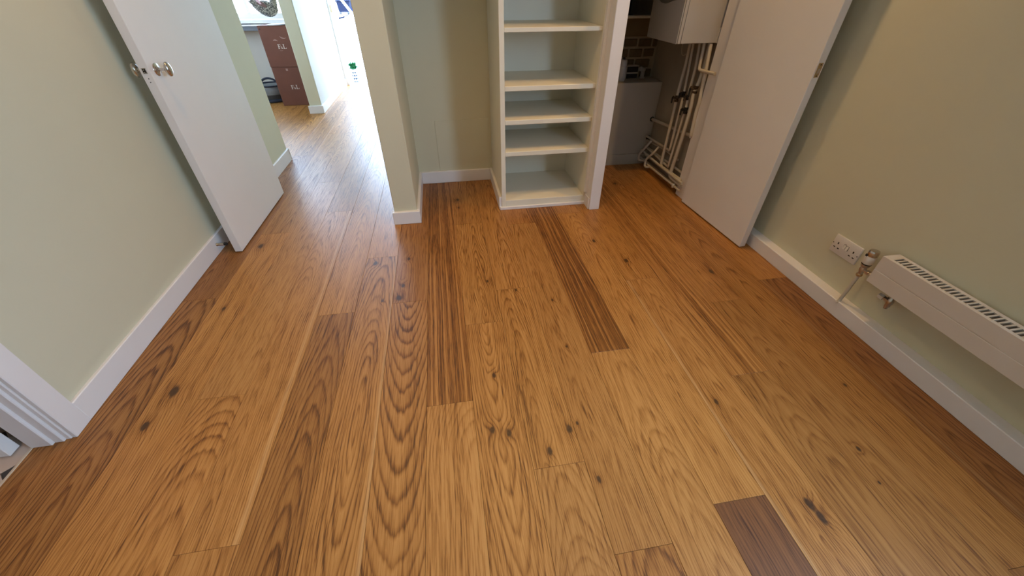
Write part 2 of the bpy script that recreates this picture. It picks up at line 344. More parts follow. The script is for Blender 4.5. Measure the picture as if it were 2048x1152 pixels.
# per column: y of the butt joints, from near to far, and the boards between them
COLS = {  # tones mix wood variety with painted light: near right boards darkened, left ones lightened
 -8: ([-0.4, 1.79, 3.95, 6.1], [None, S((0.80, 0.74, 0.66), (0.02, 0.03, 0.09), (85, 0.75, 0.0)), S((0.72, 0.64, 0.56), (-0.05, 0.06, 0.05), (120, 0.55, 0.0)), None, None]),
 -7: ([0.35, 2.444, 4.6], [None, S((1.08, 1.04, 0.97), (-0.13, 0.03, 0.04), (115, 0.45, 0.0), (0.9, -9, 0), ((-1.225, 2.30, 0.020), (-1.209, 1.695, 0.010), (-1.199, 1.180, 0.020), (-1.227, 1.026, 0.013))), S(GREY, (0.05, 0.08, 0.03), (140, 0.4, 0.0)), None]),
 -6: ([1.12, 3.25, 5.3], [S((1.08, 1.04, 0.97), (0.04, 0.10, 0.06), (150, 0.5, 0.0)), S((1.0, 0.98, 0.96), (0.06, 0.12, 0.05), (110, 0.25, 0.0), (0.4, -9, 0)), None, None]),
 -5: ([0.55, 2.70, 4.8, 6.6], [S(MID, (-0.03, 0.07, 0.06), (150, 0.5, 0.1)), S(LIGHT, (-0.05, 0.06, 0.05), (130, 0.40, 0.05), (0.2, 0.075, 0)), S(GREY, (0.0, 0.03, 0.05), (120, 0.4, 0.0)), None, None]),
 -4: ([-0.6, 1.56, 3.5, 5.6], [None, S((0.80, 0.75, 0.68), (0.02, 0.04, 0.07), (105, 0.62, 0.15)), S(LIGHT, (0.0, 0.05, 0.06), (120, 0.5, 0.0)), None, None]),
 -3: ([0.0, 2.045, 4.2, 6.2], [None, S((1.0, 0.97, 0.92), (0.01, 0.01, 0.10), (95, 0.60, 0.05), (0.2, 0.085, 0), ((-0.492, 1.985, 0.014), (-0.420, 1.625, 0.006))), S(LIGHT, (0.02, 0.05, 0.05), (110, 0.4, 0.0)), None, None]),
 -2: ([-0.5, 1.595, 3.9], [None, S((0.97, 0.93, 0.88), (-0.005, 0.19, -0.105), (105, 0.80, 0.0), (0.0, -9, 0)), S((0.82, 0.74, 0.66), (-0.04, 0.06, 0.04), (120, 0.45, 0.25), (0.4, -9, 0), ((-0.335, 1.640, 0.016), (-0.320, 1.74, 0.012), (-0.30, 2.0, 0.010))), None]),
 -1: ([0.94, 3.2], [S((1.04, 1.02, 1.0), (0.10, 0.16, 0.04), (160, 0.35, 0.1)), S((0.92, 0.84, 0.74), (0.2, 0.3, 0.0), (150, 0.25, 0.75)), None]),
 0: ([-0.7, 1.374, 2.37], [None, S((1.03, 1.0, 0.94), (0.0, 0.11, -0.09), (125, 0.5, 0.0), (0.1, -9, 0), ((0.056, 0.797, 0.010), (0.115, 0.777, 0.011), (0.094, 1.05, 0.008))), S((1.0, 0.98, 0.92), (0.02, 0.03, 0.10), (125, 0.55, 0.0), (1.6, -9, 0), ((0.140, 1.705, 0.006),)), S((0.86, 0.80, 0.70), (0.03, 0.04, 0.05), (115, 0.55, 0.1), (0.8, -9, 0), ((0.030, 2.749, 0.012), (0.03, 2.62, 0.008)))]),
 1: ([0.628, 1.617], [S((0.93, 0.91, 0.88), (0.0, 0.20, 0.05), (280, 0.45, 0.0), (0.1, -9, 0)), S((1.0, 0.98, 0.92), (-0.04, 0.05, 0.06), (140, 0.45, 0.1), (0.1, -9, 0), ((0.340, 0.755, 0.012), (0.246, 0.685, 0.010), (0.283, 1.600, 0.007))), S((0.95, 0.91, 0.84), (0.02, 0.06, 0.05), (140, 0.45, 0.15))]),
 2: ([0.345, 2.312], [S((0.92, 0.86, 0.78), (0.03, 0.08, 0.05), (120, 0.55, 0.1)), S((0.90, 0.87, 0.82), (-0.03, 0.05, 0.03), (150, 0.35, 0.05), (0.5, -9, 0), ((0.457, 1.489, 0.007), (0.440, 1.160, 0.005), (0.386, 0.562, 0.008), (0.375, 0.775, 0.005))), S((0.92, 0.84, 0.74), (0.1, 0.1, 0.03), (130, 0.4, 0.2))]),
 3: ([-1.0, 1.103, 3.3], [None, S((0.99, 0.97, 0.92), (0.02, 0.12, 0.06), (140, 0.35, 0.0)), S((0.86, 0.78, 0.68), (0.25, 0.3, 0.0), (150, 0.2, 0.95)), None]),
 4: ([0.426, 2.402], [S((0.90, 0.83, 0.77), (-0.2, 0.25, 0.02), (170, 0.45, 0.25), (0.5, -9, 0.92)), S((1.03, 1.0, 0.92), (0.01, 0.03, 0.05), (125, 0.42, 0.0), (0.5, -9, 0), ((0.860, 2.014, 0.010),)), S((0.95, 0.90, 0.82), (0.05, 0.1, 0.03), (130, 0.4, 0.1))]),
 5: ([-0.5, 1.586], [None, S((0.97, 0.93, 0.86), (0.0, 0.02, 0.06), (125, 0.45, 0.0), (0.4, -0.088, 0), ((0.945, 0.778, 0.009), (1.021, 0.376, 0.014), (1.030, 0.336, 0.014))), S((0.98, 0.93, 0.84), (0.0, 0.03, 0.06), (120, 0.45, 0.05), (0.4, -9, 0), ((0.977, 1.772, 0.012),))]),
 6: ([0.884, 2.9], [S((0.80, 0.76, 0.69), (0.03, 0.07, 0.04), (135, 0.4, 0.05)), S((0.94, 0.88, 0.79), (0.22, 0.25, 0.0), (150, 0.25, 0.55)), None]),
 7: ([-0.6, 1.335], [None, S((0.78, 0.73, 0.65), (-0.02, 0.06, 0.04), (140, 0.4, 0.0), (0.2, -9, 0), ((1.333, 0.514, 0.007), (1.30, 0.40, 0.004))), S((0.94, 0.88, 0.79), (0.0, 0.04, 0.05), (125, 0.45, 0.05), (0.3, -9, 0), ((1.415, 1.586, 0.013), (1.321, 2.844, 0.012)))]),
 8: ([0.13, 2.25], [S((0.8, 0.7, 0.6), (0.0, 0.05, 0.05), (130, 0.4, 0.0), (0, -9, 0.4)), S((0.86, 0.80, 0.70), (0.0, 0.05, 0.05), (120, 0.45, 0.0), (0.3, -9, 0), ((1.515, 0.766, 0.006),)), None]),
 9: ([-0.7, 1.47], [None, S((0.84, 0.74, 0.63), (0.0, 0.04, 0.06), (105, 0.55, 0.1), (0.4, -0.07, 0.38)), S((0.98, 0.90, 0.78), (0.0, 0.08, 0.05), (110, 0.3, 0.0))]),
}
rng = random.Random(11)
def rand_style():
    t_ = rng.uniform(0.84, 1.06); return S((t_, t_*rng.uniform(.95, .985), t_*rng.uniform(.88, .95)), (rng.uniform(-.06, .06), rng.uniform(.01, .12), rng.uniform(.02, .09)), (rng.uniform(95, 160), rng.uniform(.35, .6), rng.choice((0, 0, .1, .3))), (rng.uniform(0, .6), -9.0, 0.0))
def plank(x0, x1, y0, y1, st):
    g = 0.0004; e = 0.0006; d = 0.0005
    x0 += g; x1 -= g; y0 += g; y1 -= g; cx, cy = (x0+x1)/2, (y0+y1)/2; hx, hy = (x1-x0)/2, (y1-y0)/2
    vs = [(-hx,-hy,-.015),(hx,-hy,-.015),(hx,hy,-.015),(-hx,hy,-.015), (-hx,-hy,-d),(hx,-hy,-d),(hx,hy,-d),(-hx,hy,-d),
          (-hx+e,-hy+e,0),(hx-e,-hy+e,0),(hx-e,hy-e,0),(-hx+e,hy-e,0)]
    fs = [(0,3,2,1)] + [(i,(i+1)%4,4+(i+1)%4,4+i) for i in range(4)] + [(4+i,4+(i+1)%4,8+(i+1)%4,8+i) for i in range(4)] + [(8,9,10,11)]
    me = bpy.data.meshes.new('plank'); me.from_pydata(vs, [], fs); me.materials.append(M['oak'])
    o = bpy.data.objects.new('plank', me); COL.objects.link(o); o.parent = floor; o.location = Vector((cx, cy, 0)) - floor.location
    o['tone'] = tuple(st['tone']); o['ring'] = tuple(float(q) for q in st['ring']); o['grain'] = tuple(float(q) for q in st['grain']); o['extra'] = tuple(float(q) for q in st['extra'])
    o['seed'] = rng.uniform(0, 90)
    for i in range(4):
        kk = st['k'][i] if i < len(st['k']) else None
        o['k%d' % (i+1)] = (kk[0]-cx, kk[1]-cy, kk[2]) if kk else (9.0, 9.0, 0.0)
for k in range(-18, 10):
    xa, xb = X0 + WP*k, X0 + WP*(k+1)
    ya, yb = -5.4, (7.221 if -9 <= k <= -2 else 3.1)
    if k >= 5: yb = 3.25
    if k == -8: xa = -1.452
    if k == 9: xb = 1.812
    if k <= -9: ya, yb = 3.86, 6.49
    if k == -9: xb, yb = -1.4525, 7.221
    if k in COLS: js, sty = COLS[k]
    else: js, sty = [4.3 + (k*0.77) % 1.6, 6.05 + (k*.37) % .3], []
    js = [j for j in js if j < yb - .02]; edges = [ya] + [j for j in js if j > ya + .02] + [yb]
    for i in range(len(edges)-1):
        st = sty[i] if i < len(sty) and sty[i] else rand_style()
        plank(xa, xb, edges[i], edges[i+1], st)
# the strip of board in the left doorway
plank(-1.572, -1.4525, 0.22, 1.045, S((0.86, 0.80, 0.72), (0.0, 0.05, 0.05), (100, 0.6, 0.1)))

# ------------------------------------------------------------------ room shell
def struct(o, label, cat='wall'): return tag(o, label, cat, 'structure')
HC = 2.40
ceil_ = struct(B(-3.42, 2.0, -5.52, 7.34, HC, HC+0.12).build('ceiling', M['ceiling']), 'plain off-white ceiling with recessed downlights', 'ceiling')
for lx, ly in LAMPS:
    MB().tube([(lx+0.042*math.cos(2*PI*k/24), ly+0.042*math.sin(2*PI*k/24), HC-.003) for k in range(24)], 0.006, 8, closed=True).build('downlight_bezel', M['gloss'], ceil_)
# left wall, with the doorway to the tiled room
wl = MB().box(-1.578, -1.458, 1.07, 3.84, 0, HC).box(-1.578, -1.458, -5.4, 0.12, 0, HC).box(-1.578, -1.458, 0.12, 1.07, 2.06, HC).build('wall_left', M['wall'])
struct(wl, 'long pale green wall beside the open white door')
wr = MB().box(1.858, 2.0, -5.52, -1.2, 0, HC).box(1.858, 2.0, 0.05, 4.2, 0, HC).box(1.858, 2.0, -1.2, 0.05, 0, 1.05).box(1.858, 2.0, -1.2, 0.05, 2.18, HC).build('wall_right', M['wall'])
struct(wr, 'pale green wall behind the radiator and socket')
struct(B(-3.42, 1.858, -5.52, -5.4, 0, HC).build('wall_rear', M['wall']), 'pale green wall at the near end of the room')
struct(B(-0.400, -0.250, 2.455, 7.22, 0, HC).build('wall_hall', M['wall'], bevel=0.004), 'narrow pale green wall end between hall and alcove')
wa = struct(B(-0.250, 1.037, 3.11, 3.20, 0, HC).build('wall_alcove', M['wall']), 'shaded pale green wall at the back of the alcove')
pn = B(-0.083, 0.321, 3.1060, 3.1115, 0.092, 0.482).build('access_panel', M['wall'], wa, bevel=0.001)
pn['label'] = 'flush access panel painted like the wall'
wk = MB().box(-1.640, -1.502, 5.495, 7.22, 0, HC).build('wall_pillar', M['wall'], bevel=0.004)
struct(wk, 'pale green wall end beside the stacked brown boxes')
# daylit white face of that wall towards the hall
struct(B(-1.502, -1.498, 5.50, 7.22, 0, HC).build('wall_corridor', M['hallwhite']), 'brightly daylit white wall leading to the garden door')
wf = MB().box(-1.64, -1.436, 7.22, 7.34, 0, HC).box(-0.50, -0.25, 7.22, 7.34, 0, HC).box(-1.436, -0.50, 7.22, 7.34, 2.06, HC).build('wall_far', M['hallwhite'])
struct(wf, 'white wall around the open garden door')
# kitchen
KY = 6.50
wkf = MB().box(-3.42, -2.83, KY, KY+.12, 0, HC).box(-1.87, -1.64, KY, KY+.12, 0, HC).box(-2.83, -1.87, KY, KY+.12, 0, 0.90).box(-2.83, -1.87, KY, KY+.12, 2.0, HC).build('wall_kitchen', M['cream'])
struct(wkf, 'cream wall under the kitchen window')
struct(MB().box(-3.42, -3.30, -5.4, 4.66, 0, HC).box(-3.42, -3.30, 5.34, 6.5, 0, HC).box(-3.42, -3.30, 4.66, 5.34, 0, 0.9).box(-3.42, -3.30, 4.66, 5.34, 2.1, HC).build('wall_outer', M['cream']), 'cream outer wall of the kitchen')
struct(B(-3.30, -1.578, 3.72, 3.84, 0, HC).build('wall_divider', M['cream']), 'cream wall between kitchen and tiled room')
# cupboard
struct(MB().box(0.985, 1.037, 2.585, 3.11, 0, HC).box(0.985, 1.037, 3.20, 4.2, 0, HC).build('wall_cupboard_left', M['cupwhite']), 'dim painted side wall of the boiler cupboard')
cr = struct(B(1.765, 1.858, 2.585, 4.2, 0, HC).build('wall_cupboard_right', M['plaster']), 'rough brown plaster wall behind the boiler pipes')
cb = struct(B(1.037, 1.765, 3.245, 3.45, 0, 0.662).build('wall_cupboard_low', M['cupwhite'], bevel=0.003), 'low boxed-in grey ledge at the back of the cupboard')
B(1.037, 1.735, 3.231, 3.245, 0.0, 0.092).build('baseboard', M['cupwhite'], cb, bevel=0.002)
cu = struct(MB().box(1.037, 1.765, 3.462, 3.52, 0.55, 1.075).build('wall_cupboard_back', M['mortar']), 'rough brick patch in pale mortar above the cupboard ledge')
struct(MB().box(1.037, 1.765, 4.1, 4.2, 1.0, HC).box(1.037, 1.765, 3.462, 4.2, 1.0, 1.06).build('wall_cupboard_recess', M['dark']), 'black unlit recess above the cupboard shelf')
sh = struct(B(1.037, 1.765, 3.40, 3.50, 1.076, 1.092).build('trim_5', M['shelfpaint'], bevel=0.002), 'thin white shelf edge below the dark recess', 'trim')
rb = random.Random(4)
rows = [(0.668, 0.055), (0.738, 0.058), (0.812, 0.056), (0.884, 0.054)]
B(1.037, 1.764, 3.452, 3.466, 0.955, 1.074).build('plaster_band', M['umber'], cu, bevel=0.002)
for i, (z, hgt) in enumerate(rows):
    xx = 1.30 + (0.055 if i % 2 else 0.0)
    while xx < 1.755:
        wd = rb.uniform(0.085, 0.125); x1 = min(xx+wd, 1.757)
        if x1 - xx > 0.03:
            B(xx, x1, 3.452+rb.uniform(-.004, .004), 3.470, z+rb.uniform(-.003, .003), z+hgt).build('brick', M['brick'], cu, bevel=0.004)
        xx += wd + 0.016

# ------------------------------------------------------------------ skirtings
def skirting_run(name, segs, label, h=0.100, mat_=None):
    mb = MB()
    for (x0, x1, y0, y1) in segs: mb.box(x0, x1, y0, y1, 0, h)
    return struct(mb.build(name, mat_ or M['gloss'], bevel=0.003), label, 'baseboard')
skirting_run('baseboard_left', [(-1.460, -1.443, 1.088, 3.855), ], 'white skirting along the wall behind the open door', 0.104)
skirting_run('baseboard_left', [(-1.460, -1.443, -5.4, 0.10)], 'white skirting of the left wall behind the photographer', 0.104)
skirting_run('baseboard_end', [(-1.578, -1.443, 3.838, 3.855)], 'short white skirting around the hall wall end', 0.104)
skirting_run('baseboard_right', [(1.800, 1.862, -5.4, 2.43)], 'deep boxed white skirting below the radiator', 0.080)
skirting_run('baseboard_nib', [(-0.413, -0.232, 2.432, 2.457)], 'short white skirting on the narrow wall end', 0.090)
skirting_run('baseboard_alcove_left', [(-0.252, -0.232, 2.450, 3.112)], 'white skirting on the side of the narrow wall', 0.095)
skirting_run('baseboard_alcove_back', [(-0.232, 0.322, 3.088, 3.112)], 'white skirting along the back of the alcove', 0.095)
skirting_run('baseboard_bookcase', [(0.322, 0.341, 2.545, 3.112)], 'white skirting against the side of the bookcase', 0.095)
skirting_run('baseboard_hall', [(-0.413, -0.398, 2.46, 7.22)], 'white skirting along the hall side of the narrow wall', 0.090)
skirting_run('baseboard_pillar', [(-1.657, -1.482, 5.475, 5.497)], 'short white skirting at the foot of the wall by the boxes', 0.090)
skirting_run('baseboard_corridor', [(-1.500, -1.482, 5.49, 7.17)], 'bright white skirting leading to the garden door', 0.090)
skirting_run('baseboard_kitchen', [(-3.30, -1.64, KY-.018, KY)], 'white skirting under the kitchen window', 0.090)

# ------------------------------------------------------------------ left doorway trim: stepped jamb
j = MB()
j.box(-1.4595, -1.443, 1.016, 1.090, 0, 2.13)                                   # flat architrave
j.box(-1.477, -1.4595, 1.012, 1.0705, 0, 2.06)
j.box(-1.508, -1.477, 1.003, 1.0705, 0, 2.06)
j.box(-1.578, -1.508, 0.993, 1.0705, 0, 2.06)
j.box(-1.594, -1.578, 1.012, 1.090, 0, 2.13)
struct(j.build('trim_1', M['gloss'], bevel=0.0025), 'stepped white door frame and architrave beside the tiled floor', 'door frame')
struct(MB().box(-1.4595, -1.443, 0.05, 0.125, 0, 2.13).box(-1.594, -1.4595, 0.119, 0.17, 0, 2.06).build('trim_2', M['gloss'], bevel=0.002), 'white architrave on the near side of the left doorway', 'door frame')
struct(B(-1.594, -1.443, 0.125, 1.016, 2.02, 2.13).build('trim_7', M['gloss']), 'white head of the left doorway', 'door frame')

# tiled floor past the doorway
tf = struct(B(-3.30, -1.574, -5.4, 3.72, -0.10, -0.006).build('floor_tiled', M['grout']), 'beige and charcoal tiled floor beyond the left doorway', 'floor')
B(-1.581, -1.572, 0.17, 1.01, -0.006, 0.002).build('threshold', M['strip'], tf, bevel=0.001)
PT = 0.15; cut = 0.030
for ix in range(4):
    for iy in range(9):
        cx, cy = -1.578 - PT/2 - PT*ix, 0.907 - PT/2 + PT*(iy-4); h_ = PT/2 - 0.001
        x1 = cx + h_
        pts = [(cx-h_+cut, cy-h_), (cx+h_-cut, cy-h_), (cx+h_, cy-h_+cut), (cx+h_, cy+h_-cut), (cx+h_-cut, cy+h_), (cx-h_+cut, cy+h_), (cx-h_, cy+h_-cut), (cx-h_, cy-h_+cut)]
        MB().prism(pts, 'z', -0.006, 0.0).build('tile', M['tile'], tf)
        d_ = cut - 0.0015; ux, uy = cx + PT/2, cy + PT/2
        if ix == 0:
            pts = [(ux-0.003, uy-d_+.003), (ux-0.003, uy+d_-.003), (ux-d_, uy)]
        else: pts = [(ux-d_, uy), (ux, uy-d_), (ux+d_, uy), (ux, uy+d_)]
        MB().prism(pts, 'z', -0.006, 0.0).build('tile', M['tiledark'], tf)
d3 = empty('door_3', (-1.617, 0.968, 0.006)); struct(d3, 'white door leaf standing open over the tiles', 'door')
B(-2.36, -1.617, 0.968, 1.008, 0.006, 2.03).build('leaf', M['doorpaint'], d3, bevel=0.002)

# ------------------------------------------------------------------ left door
def lens_prof(r, th, n=8):
    return [(max(0.0005, r*math.cos(a)), th*math.sin(a)) for a in [-PI/2 + PI*i/(2*n) for i in range(2*n+1)]]
d1 = empty('door_1', (-1.309, 2.241, 0.006), -math.atan2(0.006, 0.845))
struct(d1, 'open white flush door with oval nickel knob standing against the left wall', 'door')
TD = 0.041; LD = 0.845
lf = B(-TD, 0, 0, LD, 0, 2.03).build('leaf', M['doorpaint'], d1, bevel=0.0015, local=True)
for side, nm in ((1, 'knob'), (-1, 'knob')):
    px = 0.0 if side > 0 else -TD
    c0 = (px, 0.056, 0.975)
    A = axisM(c0, (side, 0, 0))
    rose = MB().lathe([(0.027, 0.0), (0.027, 0.002), (0.024, 0.0055), (0.012, 0.008), (0.0085, 0.011), (0.0085, 0.014)], 28, A).build('rose', M['chrome'], d1, local=True)
    kb = MB().lathe([(0.0075, 0.010), (0.0065, 0.020), (0.0065, 0.032), (0.009, 0.038)], 20, A)
    prof = [(max(0.0006, math.cos(a)), 0.0490 + 0.0140*math.sin(a)) for a in [-PI/2 + PI*i/14 for i in range(15)]]
    kb.lathe(prof, 28, A, sx=0.031, sy=0.0205)
    kb.build('knob', M['chrome'], d1, local=True)
lp = MB().box(-0.031, -0.012, -0.0012, 0.0005, 0.966, 0.990).build('latch_plate', M['satin'], d1, local=True, bevel=0.0004)
MB().box(-0.0275, -0.0155, -0.0022, -0.0008, 0.969, 0.987).build('latch', M['hole'], d1, local=True)
for z in (0.973, 0.982):
    MB().lathe([(0.0022, 0), (0.0022, 0.0006)], 10, axisM((-0.0215, -0.0022, z), (0, -1, 0))).build('screw', M['chrome'], d1, local=True)
for z in (0.946, 0.931):
    MB().lathe([(0.0024, 0), (0.0024, 0.0006)], 10, axisM((-0.0205, 0.0003, z), (0, -1, 0))).build('screw_hole', M['hole'], d1, local=True)
for z in (0.25, 1.05, 1.80):
    MB().lathe([(0.006, 0), (0.006, 0.09)], 10, Matrix.Translation((-TD-.004, LD+.004, z))).build('hinge', M['satin'], d1, local=True)

# door stop on the left skirting
ds = empty('door_stop', (-1.443, 2.262, 0.055)); tag(ds, 'small chrome door stop with black rubber tip on the left skirting', 'door stop')
MB().lathe([(0.011, 0), (0.011, 0.003), (0.0085, 0.006), (0.008, 0.042)], 16, axisM((-1.443, 2.262, 0.055), (1, 0.0, 0))).build('rod', M['chrome'], ds)
MB().lathe([(0.009, 0.0), (0.0095, 0.004), (0.0085, 0.016), (0.004, 0.019)], 16, axisM((-1.401, 2.262, 0.055), (1, 0.0, 0))).build('tip', M['black'], ds)

# ------------------------------------------------------------------ right (cupboard) door and frame
jb = MB().box(0.963, 1.037, 2.430, 2.585, 0, 2.30).build('trim_3', M['gloss'], bevel=0.003)
struct(jb, 'white cupboard post between the bookcase and the boiler cupboard', 'door frame')
B(0.955, 0.9632, 2.445, 2.530, 0, 0.083).build('baseboard_block', M['gloss'], jb, bevel=0.002)
struct(MB().box(1.713, 1.862, 2.474, 2.585, 0, 2.30).box(1.762, 1.862, 2.435, 2.474, 0, 2.30).build('trim_4', M['gloss'], bevel=0.003), 'white cupboard frame behind the hinges of the open cupboard door', 'door frame')
struct(B(1.037, 1.713, 2.470, 2.585, 2.04, 2.40).build('trim_6', M['gloss']), 'white panel over the cupboard opening', 'door frame')
a2 = math.atan2(1.722-1.686, 2.442-1.788)
d2 = empty('door_2', (1.722, 1.788, 0.008), a2)
struct(d2, 'open white cupboard door with brass latch standing against the right wall', 'door')
LR = math.hypot(1.722-1.686, 2.442-1.788)
B(0, 0.040, 0, LR, 0, 2.0).build('leaf', M['doorpaint'], d2, bevel=0.002, local=True)
B(0.008, 0.032, -0.0012, 0.0008, 0.938, 0.998).build('latch_plate', M['brass'], d2, bevel=0.0005, local=True)
B(0.014, 0.026, -0.003, -0.0008, 0.955, 0.975).build('latch_bolt', M['satin'], d2, bevel=0.001, local=True)
for z in (0.944, 0.991):
    MB().lathe([(0.003, 0), (0.003, 0.0006)], 10, axisM((0.020, -0.0012, z), (0, -1, 0))).build('screw', M['hole'], d2, local=True)
MB().lathe([(0.014, 0.0), (0.014, 0.004), (0.007, 0.007), (0.007, 0.022), (0.015, 0.028), (0.015, 0.036), (0.009, 0.041)], 20, axisM((0.040, 0.055, 0.985), (1, 0, 0))).build('knob', M['plastic'], d2, local=True)

# ------------------------------------------------------------------ bookcase
bk = empty('bookcase', (0.645, 2.80, 0.0)); tag(bk, 'built-in white bookcase with empty shelves next to the cupboard post', 'bookcase')
YF, YBK = 2.540, 3.04
B(0.341, 0.371, YF, 3.10, 0.022, 2.36).build('side_panel', M['shelfpaint'], bk, bevel=0.002)
B(0.945, 0.984, YF, 3.10, 0.022, 2.36).build('side_panel', M['shelfpaint'], bk, bevel=0.002)
B(0.371, 0.945, YBK, 3.05, 0.06, 2.36).build('back_panel', M['shelfpaint'], bk)
B(0.327, 0.958, YF-.012, 3.09, 0.0, 0.022).build('plinth', M['gloss'], bk, bevel=0.002)
B(0.371, 0.945, YF, YBK, 0.022, 0.067).build('bottom_board', M['shelfpaint'], bk, bevel=0.002)
for i, (z0, z1) in enumerate([(0.381, 0.411), (0.582, 0.611), (0.778, 0.806), (1.078, 1.101), (1.40, 1.426), (1.72, 1.746), (2.05, 2.076)]):
    B(0.3715, 0.9445, YF+0.006, YBK-.0005, z0, z1).build('shelf', M['shelfpaint'], bk, bevel=0.0025)
B(0.341, 0.985, YF, 3.10, 2.36, 2.40).build('top_board', M['shelfpaint'], bk)
B(0.945, 0.964, YF-.03, YF+.0, 0.10, 2.36).build('scribe_strip', M['gloss'], bk, bevel=0.002)

# ------------------------------------------------------------------ radiator
rd = empty('radiator', (1.81, 0.40, 0.262)); tag(rd, 'low white convector radiator with slotted top hung on the right wall', 'radiator')
RX0, RX1, RY0, RY1, RZ0, RZ1 = 1.765, 1.846, -0.45, 1.092, 0.266, 0.396
body = MB().box(RX0, RX0+.004, RY0, RY1, RZ0, 0.3278).box(RX0, RX0+.004, RY0, RY1, 0.3318, RZ1)       # front skin in two, groove between
body.box(RX0+.0022, RX0+.006, RY0, RY1, 0.327, 0.333)
body.box(RX0+.004, RX1, RY1-.004, RY1, RZ0, RZ1).box(RX0+.004, RX1, RY0, RY0+.004, RZ0, RZ1).box(RX1-.004, RX1, RY0, RY1, RZ0, RZ1)
body.build('casing', M['radiator'], rd, bevel=0.0008)
gr = MB().box(RX0+.004, RX0+.016, RY0, RY1, RZ1-.005, RZ1).box(RX1-.018, RX1-.004, RY0, RY1, RZ1-.005, RZ1).box(RX0+.016, RX1-.018, RY1-.034, RY1-.004, RZ1-.005, RZ1)
yy = RY1-.034; pitch = 0.0168
while yy > RY0+.03:
    gr.box(RX0+.016, RX1-.018, yy-pitch, yy-pitch+0.0066, RZ1-.005, RZ1); yy -= pitch
gr.build('grille', M['radiator'], rd, bevel=0.0004)
B(RX0+.006, RX1-.006, RY0+.005, RY1-.005, RZ1-.045, RZ1-.030).build('convector_core', M['slot'], rd)
for y in (0.80, -0.15):
    B(RX1, 1.8575, y-.02, y+.02, RZ0+.02, RZ1-.01).build('bracket', M['radiator'], rd)
VX, VY = 1.812, 1.160
vs = MB().lathe([(0.019, 0.306), (0.0205, 0.309), (0.0205, 0.343), (0.019, 0.345)], 24, Matrix.Translation((VX, VY, 0))).build('valve_sleeve', M['plastic'], rd)
MB().lathe([(0.0195, 0.345), (0.0205, 0.347), (0.0205, 0.366), (0.018, 0.372), (0.004, 0.373)], 24, Matrix.Translation((VX, VY, 0))).build('valve_cap', M['chrome'], vs)
B(VX-.0215, VX-.018, VY+.004, VY+.013, 0.342, 0.352).build('marker', M['black'], vs)
MB().lathe([(0.0185, 0.3005), (0.0195, 0.3015), (0.0195, 0.3045), (0.0185, 0.306)], 24, Matrix.Translation((VX, VY, 0))).build('black_ring', M['black'], vs)
vb = MB().lathe([(0.010, 0.244), (0.010, 0.256), (0.012, 0.262), (0.0145, 0.272), (0.012, 0.284), (0.017, 0.290), (0.017, 0.3005)], 20, Matrix.Translation((VX, VY, 0)))
vb.lathe([(0.009, 0.0), (0.009, 0.022), (0.012, 0.023), (0.012, 0.036), (0.009, 0.038), (0.009, 0.064)], 6, axisM((VX, VY, 0.272), (0, -1, 0)))
vb.build('valve_body', M['satin'], rd)
MB().lathe([(0.0115, 0.236), (0.0125, 0.238), (0.0125, 0.247), (0.0115, 0.249)], 6, Matrix.Translation((VX, VY, 0))).build('valve_nut', M['brass'], rd)
MB().tube([(VX, VY, 0.240), (VX, VY+.004, 0.13), (VX-.002, VY+.006, 0.083), (VX-.012, VY+.006, 0.070)], 0.0075, 12, 0.02).build('feed_pipe', M['pipe'], rd)
ls = MB().lathe([(0.010, 0.0), (0.010, 0.012), (0.013, 0.013), (0.013, 0.026), (0.009, 0.028), (0.009, 0.040)], 6, axisM((1.803, 0.975, 0.226), (0, 1, 0)))
ls.lathe([(0.007, 0.190), (0.007, 0.200), (0.0105, 0.202), (0.0105, 0.214), (0.013, 0.218), (0.011, 0.236), (0.008, 0.240), (0.008, 0.268)], 14, Matrix.Translation((1.803, 0.985, 0)))
ls.build('lockshield_valve', M['satin'], rd)
MB().lathe([(0.0125, 0.0), (0.0135, 0.002), (0.0135, 0.018), (0.011, 0.021)], 6, axisM((1.803, 1.014, 0.224), (-.25, 1, 0.12))).build('lockshield_cap', M['plastic'], rd)

# ------------------------------------------------------------------ double socket
so = empty('double_socket', (1.858, 1.305, 0.240)); tag(so, 'white double plug socket on the right wall next to the radiator', 'socket')
B(1.849, 1.8585, 1.232, 1.378, 0.240, 0.330).build('plate', M['plastic'], so, bevel=0.003, seg=2)
for yc, hands in ((1.349, 1), (1.262, -1)):
    for dy, z0, z1, hw in ((0.0, 0.287, 0.297, 0.0028), (-0.011, 0.266, 0.2705, 0.0048), (0.011, 0.266, 0.2705, 0.0048)):
        B(1.8484, 1.8492, yc+dy-hw, yc+dy+hw, z0, z1).build('pin_hole', M['hole'], so)
for yc in (1.3735, 1.2375):
    MB().lathe([(0.0026, 0), (0.0026, 0.0008)], 10, axisM((1.849, yc, 0.285), (-1, 0, 0))).build('screw', M['hole'], so)
B(1.8486, 1.8494, 1.2905, 1.3195, 0.2798, 0.3032).build('rocker_recess', M['slot'], so)
for yc in (1.312, 1.298):
    MB().prism([(1.8495, 0.281), (1.8440, 0.281), (1.8480, 0.302), (1.8495, 0.302)], 'y', yc-.0058, yc+.0058).build('rocker', M['plastic'], so, bevel=0.0006)
B(1.8484, 1.8492, 1.309, 1.315, 0.3045, 0.3065).build('indicator', M['red'], so)

